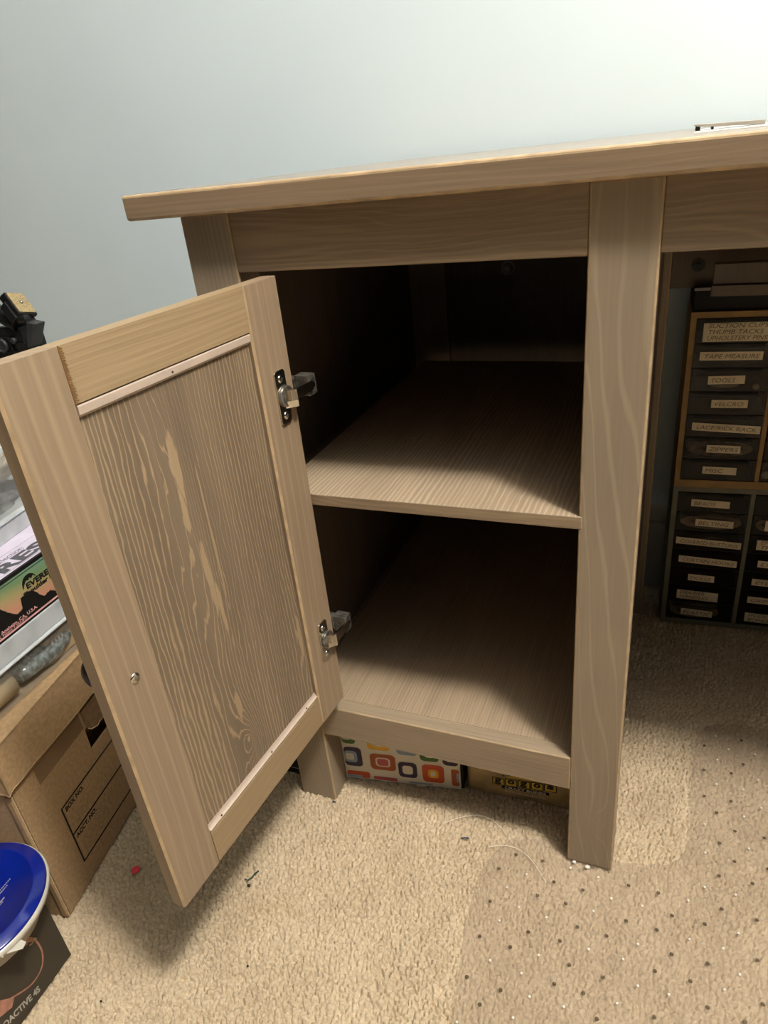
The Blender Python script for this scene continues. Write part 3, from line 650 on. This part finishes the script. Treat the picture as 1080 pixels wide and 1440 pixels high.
ribbon(smooth_loop([(-0.0310, 0.0800), (-0.0440, 0.0860), (-0.0590, 0.0880), (-0.0750, 0.0820), (-0.0860, 0.0700)]), 0.0010, 1)
ribbon([(-0.0380, 0.0800), (-0.0310, 0.0745), (-0.0270, 0.0700)], 0.0016, 1, 0.0005); ribbon([(-0.0275, 0.0850), (-0.0345, 0.0725)], 0.0017, 1, 0.0006)
ribbon([(-0.0320, 0.0690), (-0.0285, 0.0670), (-0.0255, 0.0700), (-0.0235, 0.0660)], 0.0010, 2, 0.0007)
b.face([(0.0006, -0.096, 0.066), (0.0006, -0.080, 0.056), (0.0006, -0.066, 0.037), (0.0006, -0.072, 0.030), (0.0006, -0.084, 0.036), (0.0006, -0.096, 0.048)], 1)
b.text('PROACTIVE 4S', 0.0115, lambda x, y: (0.0008, -0.0960+x, 0.0215+y-x*0.25), 3, 0.035, width=0.053, shear=0.12)
b.build('box_body', ['olive', 'pink_cord', 'roll', 'grey_print'], HB)
TC = (-0.5335, -0.3215); TZ = 0.0982
TB = tag(empty('plastic_tub', (TC[0], TC[1], TZ)), 'round clear tub with a translucent blue lid on the dark headphone box', 'tub')
b = MB(); b.lathe([(0.050, 0.0), (0.056, 0.002), (0.066, 0.026), (0.0695, 0.0275), (0.0725, 0.029), (0.0735, 0.034), (0.0718, 0.0365), (0.066, 0.0362), (0.064, 0.026), (0.055, 0.004), (0.001, 0.003)], seg=96)
for i in range(26): 
    a = math.radians(-75+i*2.2); b.box(0, 0, 0, 0, 0, 0) if False else None
    ca, sa = math.cos(a), math.sin(a); r0, r1_ = 0.0705, 0.0742
    b.hexa([(r0*ca, r0*sa, 0.0300), (r1_*ca, r1_*sa, 0.0300), (r1_*math.cos(a+.018), r1_*math.sin(a+.018), 0.0300), (r0*math.cos(a+.018), r0*math.sin(a+.018), 0.0300),
            (r0*ca, r0*sa, 0.0345), (r1_*ca, r1_*sa, 0.0345), (r1_*math.cos(a+.018), r1_*math.sin(a+.018), 0.0345), (r0*math.cos(a+.018), r0*math.sin(a+.018), 0.0345)])
b.build('tub_body', 'white_plastic', TB)
b = MB(); b.lathe([(0.001, 0.0378), (0.0570, 0.0380), (0.0585, 0.0408), (0.0605, 0.0410), (0.0625, 0.0385), (0.0705, 0.0380), (0.0715, 0.0365), (0.0640, 0.0350), (0.0605, 0.0375), (0.0590, 0.0370), (0.0570, 0.0325), (0.001, 0.0325)], seg=96)
lid = b.build('lid', 'blue', TB)
b = MB()
for (x0, y0, x1, y1, w_) in ((0.0178, 0.0080, 0.0169, 0.0357, 0.0005), (0.0208, 0.0060, 0.0199, 0.0293, 0.0005), (0.0285, 0.0020, 0.0278, 0.0180, 0.0012), (0.0310, 0.0020, 0.0305, 0.0140, 0.0004)):
    nn = 14
    for q in range(nn):
        ya, yb = y0+(y1-y0)*q/nn, y0+(y1-y0)*(q+0.62)/nn; xa = x0+(x1-x0)*q/nn
        b.box(xa, xa+w_, ya, yb, 0.0379, 0.0386)
b.build('lid_print', 'grey_print', TB)
b = MB(); b.prism([(0.058, -0.030), (0.068, -0.022), (0.081, -0.012), (0.079, -0.006), (0.070, -0.006), (0.060, -0.012)], 0.0280, 0.0295); b.build('pull_tab', 'white_plastic', TB, 0.0006)

# ------------------------------------------------------------------ the drawer organisers under the desk
M['org_ochre'] = plain('ochre_metal_case', (150, 118, 66), 0.6, var=0.08); M['org_grey'] = plain('grey_green_metal_case', (112, 110, 92), 0.6, var=0.06)
M['org_dark'] = plain('dark_case_inside', (52, 47, 40), 0.8)
OR = math.atan2(0.0107, 0.1647)
def organizer(z0, mat, label, rows, hz, top):
    r = tag(empty('drawer_organizer', (0.0826, 0.4996, z0), OR), label, 'drawer organizer', 'labelled drawer organizers')
    Wt, D_, fr = 0.334, 0.075, 0.0075
    b = MB(); b.box(0, fr, 0, D_, 0, hz); b.box(Wt-fr, Wt, 0, D_, 0, hz); b.box(fr, Wt-fr, 0, D_, 0, 0.009 if not top else 0.012); b.box(fr, Wt-fr, 0, D_, hz-0.008, hz); b.box(fr, Wt-fr, D_-0.003, D_, 0.009, hz-0.008, 1)
    for k in (1, 2): b.box(fr+k*0.1085-0.0065, fr+k*0.1085-0.0005, 0.001, D_-0.003, 0.009, hz-0.008)
    zb0 = 0.009 if not top else 0.0125; ph = (hz-0.0085-zb0)/7
    for k in range(3):
        for q in range(1, 7): b.box(fr+k*0.1085, fr+k*0.1085+0.102, 0.002, D_-0.003, zb0+q*ph-0.0006, zb0+q*ph+0.0006, 1)
    b.build('case', [mat, 'org_dark'], r)
    for k in range(3):
        for q in range(7):
            x0 = fr+k*0.1085+0.0008; x1 = x0+0.1004; zt = zb0+(7-q)*ph-0.0012; zl = zb0+(6-q)*ph+0.0012; hh = zt-zl
            b = MB()
            b.box(x0, x1, -0.0005, 0.0007, zl, zt)                                         # clear front
            b.box(x0+0.010, x1-0.010, -0.0060, -0.0005, zt-0.0035, zt-0.0022)               # finger lip
            b.box(x0, x0+0.0012, 0.0007, D_-0.006, zl, zt-0.004); b.box(x1-0.0012, x1, 0.0007, D_-0.006, zl, zt-0.004); b.box(x0+.0012, x1-.0012, 0.0007, D_-0.006, zl, zl+0.001)
            b.box(x0+0.004, x1-0.004, -0.0010, -0.0005, zl+0.002, zl+0.003); b.box(x0+0.004, x0+0.005, -0.0010, -0.0005, zl+0.003, zt-0.006); b.box(x1-0.005, x1-0.004, -0.0010, -0.0005, zl+0.003, zt-0.006)
            d = b.build('drawer', 'smoke', r)
            if k < 2 and rows[k][q]:
                f0, f1, txt, tl = rows[k][q]; lx0 = x0+f0*0.1004; lx1 = x0+f1*0.1004; lines = txt.split('/') if txt else []
                lh = 0.0118 if len(lines) < 2 else (0.0170 if len(lines) == 2 else 0.0255)
                zc = zl+hh*0.50 if len(lines) < 3 else zl+hh*0.45
                g = lambda x, z, d_=0: (x, -0.0018-d_, z-(x-lx0)*tl)
                b = MB(); b.hexa([(lx0, -0.0018, zc-lh/2), (lx1, -0.0018, zc-lh/2-(lx1-lx0)*tl), (lx1, -0.0012, zc-lh/2-(lx1-lx0)*tl), (lx0, -0.0012, zc-lh/2),
                                  (lx0, -0.0018, zc+lh/2), (lx1, -0.0018, zc+lh/2-(lx1-lx0)*tl), (lx1, -0.0012, zc+lh/2-(lx1-lx0)*tl), (lx0, -0.0012, zc+lh/2)], 0)
                for i, s_ in enumerate([q_.replace('|', '/') for q_ in lines]):
                    ws = min((lx1-lx0)*0.88, len(s_)*0.0062); zz = zc+lh/2-(i+0.78)*lh/len(lines)
                    b.text(s_, 0.0088, lambda x, y: g(lx0+(lx1-lx0)*0.06+x, zz+y, 0.0003), 1, 0.0, shear=0.2, width=ws)
                b.build('label_strip', ['paper', 'label_ink'], d)
    return r
up_l = [(0.09, 0.93, 'SUCTION CUPS/THUMB TACKS/UPHOLSTERY PINS', 0.0), (0.08, 0.87, 'TAPE MEASURE', 0.0), (0.22, 0.69, 'TOOLS', -0.02), (0.30, 0.77, 'VELCRO', 0.0), (0.08, 0.98, 'LACE/RICK RACK', 0.05), (0.31, 0.76, 'ZIPPERS', 0.02), (0.29, 0.75, 'MISC', 0.02)]
up_l[4] = (0.08, 0.98, 'LACE|RICK RACK', 0.05)
up_r = [None, None, None, (0.42, 0.80, '', 0), (0.40, 0.80, '', 0), (0.36, 0.80, '', 0), (0.28, 0.80, '', 0)]
lo_l = [(0.19, 0.73, 'BEADS', 0.04), (0.28, 0.82, 'BELTING', 0.04), (0.03, 0.97, 'COVERED BUTTONS', 0.05), (0.10, 0.95, 'CURTAIN HOOKS', 0.05), (0.27, 0.66, 'DOLLS', 0.04), (0.13, 0.75, 'DRAWER/HANDLES', 0.04), (0.22, 0.70, 'ELASTIC', 0.05)]
lo_r = [(0.22, 0.78, 'ELASTIC', 0.03), (0.17, 0.85, 'ELASTIC/TRACE TAPE', 0.03), (0.10, 0.85, 'EMBROIDERY/TRIMS', 0.03), (0.16, 0.72, 'EYELETS', 0.04), (0.12, 0.80, 'EYEL. PEGS', 0.04), (0.10, 0.68, 'GRIPPERS', 0.04), (0.10, 0.80, 'HOOKS & EYES/BONES', 0.04)]
organizer(0.0, M['org_grey'], 'grey green drawer organizer on the carpet, lower of the stacked pair', (lo_l, lo_r), 0.2555, False)
organizer(0.2558, M['org_ochre'], 'ochre framed drawer organizer, upper of the stacked pair', (up_l, up_r), 0.2640, True)
# a few things showing through the drawer fronts
OM = Matrix.Translation((0.0826, 0.4996, 0)) @ Matrix.Rotation(OR, 4, 'Z')
M['tapec'] = plain('cream_webbing', (196, 168, 124), 0.8, var=0.06); M['button'] = plain('ivory_button', (222, 208, 176), 0.5); M['tanb'] = plain('orange_brown_buttons', (176, 128, 72), 0.6, var=0.2, scale=300); M['zip'] = plain('folded_zippers', (150, 128, 98), 0.7, var=0.2, scale=150)
def zrow(top, q):
    z0, hz = (0.2558, 0.2640) if top else (0.0, 0.2555); zb0 = 0.0125 if top else 0.009; ph = (hz-0.0085-zb0)/7
    return z0+zb0+(6-q)*ph+0.0026, ph-0.0050
def coil(name, top, k, q, f0, f1, mat, label, cat, nlay=3):
    zz, hh = zrow(top, q); x0 = 0.0085+k*0.1085+f0*0.1; x1 = 0.0085+k*0.1085+f1*0.1; b = MB(); hh *= 0.86
    for j in range(nlay):
        s_ = j/nlay*0.8; pts = []
        for a in range(0, 361, 20):
            ca, sa = math.cos(math.radians(a)), math.sin(math.radians(a))
            pts.append((x0+(x1-x0)*0.5+(x1-x0)*0.5*(1-s_*0.4)*ca, zz+hh*0.5+hh*0.5*(1-s_)*sa))
        for (xa, za), (xb, zb_) in zip(pts, pts[1:]):
            mx_, mz_ = x0+(x1-x0)*0.5, zz+hh*0.5; sh_ = lambda x, z: (x+(mx_-x)*0.10, z+(mz_-z)*0.18)
            (xc, zc), (xd, zd) = sh_(xa, za), sh_(xb, zb_)
            b.hexa([(xa, 0.004, za), (xb, 0.004, zb_), (xb, 0.03, zb_), (xa, 0.03, za), (xc, 0.004, zc), (xd, 0.004, zd), (xd, 0.03, zd), (xc, 0.03, zc)])
    o = b.build(name, mat, fix=True); inframe(OM, o); tag(o, label, cat)
coil('belting_coil', False, 0, 1, 0.06, 0.94, 'tapec', 'coil of cream belting behind the BELTING drawer front', 'webbing')
coil('elastic_coil', False, 1, 1, 0.05, 0.60, 'tapec', 'wide cream elastic behind the ELASTIC TRACE TAPE drawer front', 'elastic', 2)
coil('elastic_coil', False, 0, 6, 0.05, 0.80, 'tapec', 'coiled elastic in the lowest left drawer marked ELASTIC', 'elastic', 2)
coil('ribbon_coil', True, 1, 3, 0.06, 0.80, 'tapec', 'pale curved ribbon in the fourth drawer down of the upper right column', 'ribbon', 2)
coil('zipper_bundle', True, 0, 5, 0.04, 0.94, 'zip', 'folded zippers filling the ZIPPERS drawer', 'zipper', 3)
def disc(name, top, k, q, f, hfrac, r, mat, label, cat):
    zz, hh = zrow(top, q); b = MB(); b.lathe([(r*0.8, 0.0022), (r, 0.003), (r, 0.006), (r*0.8, 0.007)], (0.0085+k*0.1085+f*0.1, 0, zz+hh*hfrac), 'Y', 24)
    o = b.build(name, mat, fix=True); inframe(OM, o); tag(o, label, cat)
disc('ivory_disc', True, 0, 2, 0.85, 0.12, 0.0044, 'button', 'small ivory disc in the TOOLS drawer', 'button')
disc('ivory_disc', True, 1, 6, 0.07, 0.25, 0.0062, 'button', 'ivory disc in the bottom drawer of the upper right column', 'button')
disc('eyelet_ring', False, 1, 3, 0.26, 0.15, 0.0040, 'chrome', 'metal eyelet ring in the EYELETS drawer', 'eyelet')
o = lump('covered_buttons', 'tanb', (0.0085+0.060, 0.018, zrow(False, 2)[0]+0.0035), (0.022, 0.012, 0.0055), 8, 0.2, 3, sub=3); inframe(OM, o); tag(o, 'heap of orange brown buttons in the COVERED BUTTONS drawer', 'buttons')
o = lump('fabric_scrap', 'tapec', (0.0085+0.045, 0.018, zrow(True, 2)[0]+0.004), (0.020, 0.012, 0.006), 9, 0.2, 3, sub=3); inframe(OM, o); tag(o, 'tan tape heap in the TOOLS drawer', 'tape')
# black case on top of the organisers
b = MB(); b.box(0.002, 0.30, 0.006, 0.072, 0.5200, 0.5510, 0); b.box(0.001, 0.034, 0.004, 0.0058, 0.5475, 0.5515, 1)
o = inframe(OM, b.build('black_case', ['black_matte', 'cream_cap'], bevel=0.001)); tag(o, 'flat black case lying on top of the ochre drawer organizer', 'case')

# ------------------------------------------------------------------ on the tabletop
TZ2 = H+0.021
b = MB(); b.prism([(0.0633, 0.10), (0.60, 0.085), (0.60, 0.36), (0.072, 0.37)], TZ2, TZ2+0.0007)
M['sheet'] = plain('white_sheet', (220, 216, 206), 0.3, var=0.02); tag(b.build('paper_sheet', 'sheet'), 'thin white sheet lying on the desk top at the right', 'paper')
M['brush'] = plain('brushed_grey_metal', (168, 160, 148), 0.35, 0.4)
b = MB(); zz = TZ2+0.0008
b.prism([(0.1200, zz), (0.1200, zz+0.0034), (0.0640, zz+0.0052), (0.0640, zz+0.0040), (0.0680, zz+0.0030), (0.1100, zz+0.0004)], 0.20, 0.245, fn=lambda x, z, y: (x, y, z))
b.box(0.0650, 0.0690, 0.203, 0.242, zz, zz+0.0034, 1); b.box(0.078, 0.0800, 0.203, 0.242, zz, zz+0.0026, 1)
tag(b.build('metal_clip', ['brush', 'black_plastic'], bevel=0.0004, fix=True), 'flat grey metal clip resting on the white sheet on the desk', 'clip')

# ------------------------------------------------------------------ chair mat
pts = [(0.75, -1.1), (0.75, 0.262)]
for p in ((0.229, 0.276), (0.190, 0.276), (0.167, 0.271), (0.152, 0.261), (0.142, 0.246), (0.136, 0.222), (0.1325, 0.157), (0.1315, 0.069), (0.128, 0.052), (0.120, 0.037), (0.108, 0.026), (0.095, 0.020), (0.060, 0.0145), (-0.008, 0.015), (-0.030, 0.018), (-0.051, 0.016), (-0.068, 0.006), (-0.080, -0.012), (-0.090, -0.035), (-0.0930, -0.053), (-0.0925, -0.110), (-0.080, -0.201), (-0.066, -0.36), (-0.05, -1.1)): pts.append(p)
b = MB(); b.prism(pts, 0.0004, 0.0026)
t_ = 0
for i in range(26):
    for j in range(34):
        x = -0.105+i*0.0315+(0.0157 if j % 2 else 0); y = -0.42+j*0.0215
        x += 0.0040*noise.noise(Vector((x*90, y*90, 0))); y += 0.0040*noise.noise(Vector((x*90, y*90, 5)))
        ok = (y < 0.008 and x > -0.080 + max(0, -y-0.02)*0.02) or (x > 0.143 and y < 0.258)
        if -0.005 < x < 0.055 and -0.006 < y < 0.04: ok = False
        if not ok or x > 0.42: continue
        b.lathe([(0.0014, 0.0026), (0.0013, 0.0032), (0.0008, 0.0036), (0.0002, 0.0038)], (x, y, 0), 'Z', 10, 1 if (i*5+j*3) % 7 < 3 else 0)
        if (i*5+j*3) % 7 >= 3: b.lathe([(0.0021, 0.0026), (0.0020, 0.0027), (0.0012, 0.0027)], (x+0.0006, y-0.0006, 0), 'Z', 8, 2)
M['stud'] = clear('mat_stud_plastic', (250, 246, 236), 0.8, 0.2, 1.0, 0.12)  # some clear studs coloured white to paint in the mat's sparkle
M['stud_ring'] = clear('mat_stud_ring', (104, 88, 66), 0.38, 0.2, 0.5, 0.3)
tag(b.build('chair_mat', ['mat', 'stud', 'stud_ring'], fix=False), 'clear studded plastic chair mat on the carpet in the lower right', 'chair mat')

# ------------------------------------------------------------------ tripod with camera plate behind the stack
TP = tag(empty('tripod', (-0.957, 0.335, 0.0)), 'black tripod with a cork topped quick release plate behind the stacked boxes', 'tripod')
M['cork'] = plain('cork_pad', (158, 138, 100), 0.9, var=0.15, scale=500)
M['tri_grey'] = plain('dark_grey_metal', (66, 66, 66), 0.4, 0.3)
for k in range(3):
    a = math.radians(100+120*k); b = MB(); dx, dy = math.cos(a), math.sin(a)
    b.tube([(0.02*dx, 0.02*dy, 0.47), (0.055*dx, 0.055*dy, 0.26), (0.10*dx, 0.10*dy, 0.01)], [0.011, 0.010, 0.008], 12)
    lg = b.build('leg', 'black_plastic', TP); b = MB(); b.lathe([(0.011, 0), (0.011, 0.012), (0.007, 0.016)], (0.10*dx, 0.10*dy, 0.0), 'Z', 16); b.build('rubber_foot', 'black_matte', lg)
b = MB(); b.cyl((0, 0, 0), 0.012, 0.30, 0.50); b.lathe([(0.030, 0.455), (0.034, 0.462), (0.034, 0.478), (0.028, 0.485)], seg=6); b.build('centre_column', 'black_plastic', TP)
OX, OY = -0.957, 0.335
b = MB(); b.box(-0.050, 0.022, -0.040, 0.010, 0.487, 0.520); b.box(-0.040, 0.012, -0.034, 0.012, 0.520, 0.560)
b.lathe([(0.0125, 0), (0.0125, -0.004), (0.009, -0.006), (0.009, -0.004), (0.003, -0.004)], (-0.030, -0.040, 0.531), 'Y', 28, 1); b.lathe([(0.006, 0), (0.006, -0.006)], (-0.006, -0.034, 0.538), 'Y', 6, 1)
b.box(-0.046, -0.014, -0.038, -0.034, 0.518, 0.544); b.box(0.002, 0.026, -0.042, -0.010, 0.520, 0.534)
b.tube([(-0.05, -0.02, 0.59), (-0.02, -0.025, 0.575), (0.01, -0.03, 0.562)], [0.012, 0.014, 0.012], 10)
b.build('pan_head', ['black_plastic', 'tri_grey'], TP, 0.002, fix=True)
ax = Vector((0.0007, 0.0301, -0.0071)).normalized(); az = Vector((0.754, 0.133, 0.643)).normalized(); ay = az.cross(ax).normalized(); az = ax.cross(ay)
tm_ = Matrix((ax, ay, az)).transposed().to_4x4(); tm_.translation = Vector((-0.9495-OX, 0.3024-OY, 0.6148))
b = MB(); b.box(-0.0025, 0.0335, -0.0430, 0.0025, -0.0085, -0.0008); b.box(0.000, 0.031, -0.0500, 0.006, -0.0190, -0.0085); b.box(-0.006, 0.0, -0.045, -0.010, -0.024, -0.0085); b.box(0.006, 0.026, -0.058, -0.043, -0.016, -0.008)
pl_ = b.build('release_plate', 'black_plastic', TP, 0.0015, mat=tm_)
b = MB(); b.prism(rrect(0.0, 0.031, -0.0404, 0.0, 0.003), -0.0007, 0.0008); b.build('cork_pad', 'cork', pl_)
b = MB(); b.lathe([(0.0032, 0.0008), (0.0032, 0.003), (0.0022, 0.004)], (0.0155, -0.020, 0), 'Z', 14); b.build('camera_screw', 'chrome', pl_)
b = MB()
w_ = lambda x, z, y: (x-OX, y-OY, z)
P_ = [(-0.9130, 0.5700), (-0.8930, 0.5665), (-0.9165, 0.5300), (-0.9290, 0.5270)]
b.prism(P_, 0.290, 0.312, fn=w_); b.build('pan_handle', 'tri_grey', TP, 0.002, fix=True)
b = MB(); b.cyl((0.036, -0.040, 0.574), 0.007, -0.008, 0.010, 'X', 18); b.build('clamp_knob', 'black_plastic', TP, 0.001)

# ------------------------------------------------------------------ bits on the carpet
M['redp'] = plain('red_paper', (214, 56, 70), 0.6); M['greent'] = plain('dark_green_thread', (40, 62, 48), 0.8); M['navy'] = plain('navy_thread', (38, 46, 88), 0.8); M['bit'] = plain('black_crumb', (26, 24, 24), 0.7); M['whitebit'] = plain('white_crumb', (232, 226, 214), 0.7); M['strand'] = plain('clear_strand', (226, 216, 196), 0.3)
b = MB(); b.lathe([(0.0052, 0.0006), (0.0052, 0.0013)], (-0.4962, -0.1698, 0), 'Z', 20); tag(b.build('paper_dot', 'redp'), 'small red paper dot on the carpet between file box and door', 'paper dot')
def thread(name, mat, pts, r, label, cat): b = MB(); b.tube(pts, r, 6); tag(b.build(name, mat), label, cat)
thread('thread', 'greent', [(-0.3570, -0.1385, 0.001), (-0.3520, -0.1395, 0.0025), (-0.3490, -0.1350, 0.003), (-0.3485, -0.1290, 0.0022), (-0.3465, -0.1240, 0.001)], 0.0008, 'curled dark green thread on the carpet below the open door', 'thread')
thread('thread', 'navy', [(-0.1260, -0.0090, 0.001), (-0.1215, -0.0075, 0.0018), (-0.1170, -0.0060, 0.001)], 0.0008, 'short navy thread on the carpet in front of the cupboard', 'thread')
thread('thread', 'navy', [(-0.3030, -0.0050, 0.001), (-0.3005, -0.0065, 0.002), (-0.2985, -0.0050, 0.001)], 0.0009, 'tiny navy thread at the foot of the left desk leg', 'thread')
thread('nylon_strand', 'strand', [(-0.1530+0.008*i, 0.004+0.030*math.sin(math.pi*i/12)*(1 if i < 12 else 0)-0.0008*i, 0.0016) for i in range(0, 12)], 0.00035, 'thin pale curved strand on the carpet in front of the tin', 'strand')
thread('nylon_strand', 'strand', [(-0.0900+0.006*i, -0.012+0.014*math.sin(math.pi*i/13)-0.0002*i*i, 0.0032) for i in range(0, 13)], 0.00035, 'thin pale curved strand at the mat edge left of the centre leg', 'strand')
for i_, (x, y, r, mt_, lb) in enumerate(((-0.3481, -0.1443, 0.0022, 'bit', 'black crumb beside the green thread below the door'), (0.0085, -0.0030, 0.0022, 'whitebit', 'white crumb at the front left of the centre leg foot'), (0.0235, -0.0050, 0.0028, 'whitebit', 'larger white crumb in front of the centre leg foot'),
        (-0.3000, -0.2250, 0.0014, 'bit', 'dark speck on the open carpet in front of the door shadow'), (-0.4300, -0.3050, 0.0013, 'bit', 'dark speck on the carpet right of the headphone box'))):
    z_ = 0.0012 if x < -0.09 else 0.0045
    o = lump('crumb', mt_, (x, y, z_), (r, r*0.8, r*0.7), i_+1, 0.4, 2, sub=2); tag(o, lb, 'crumb')
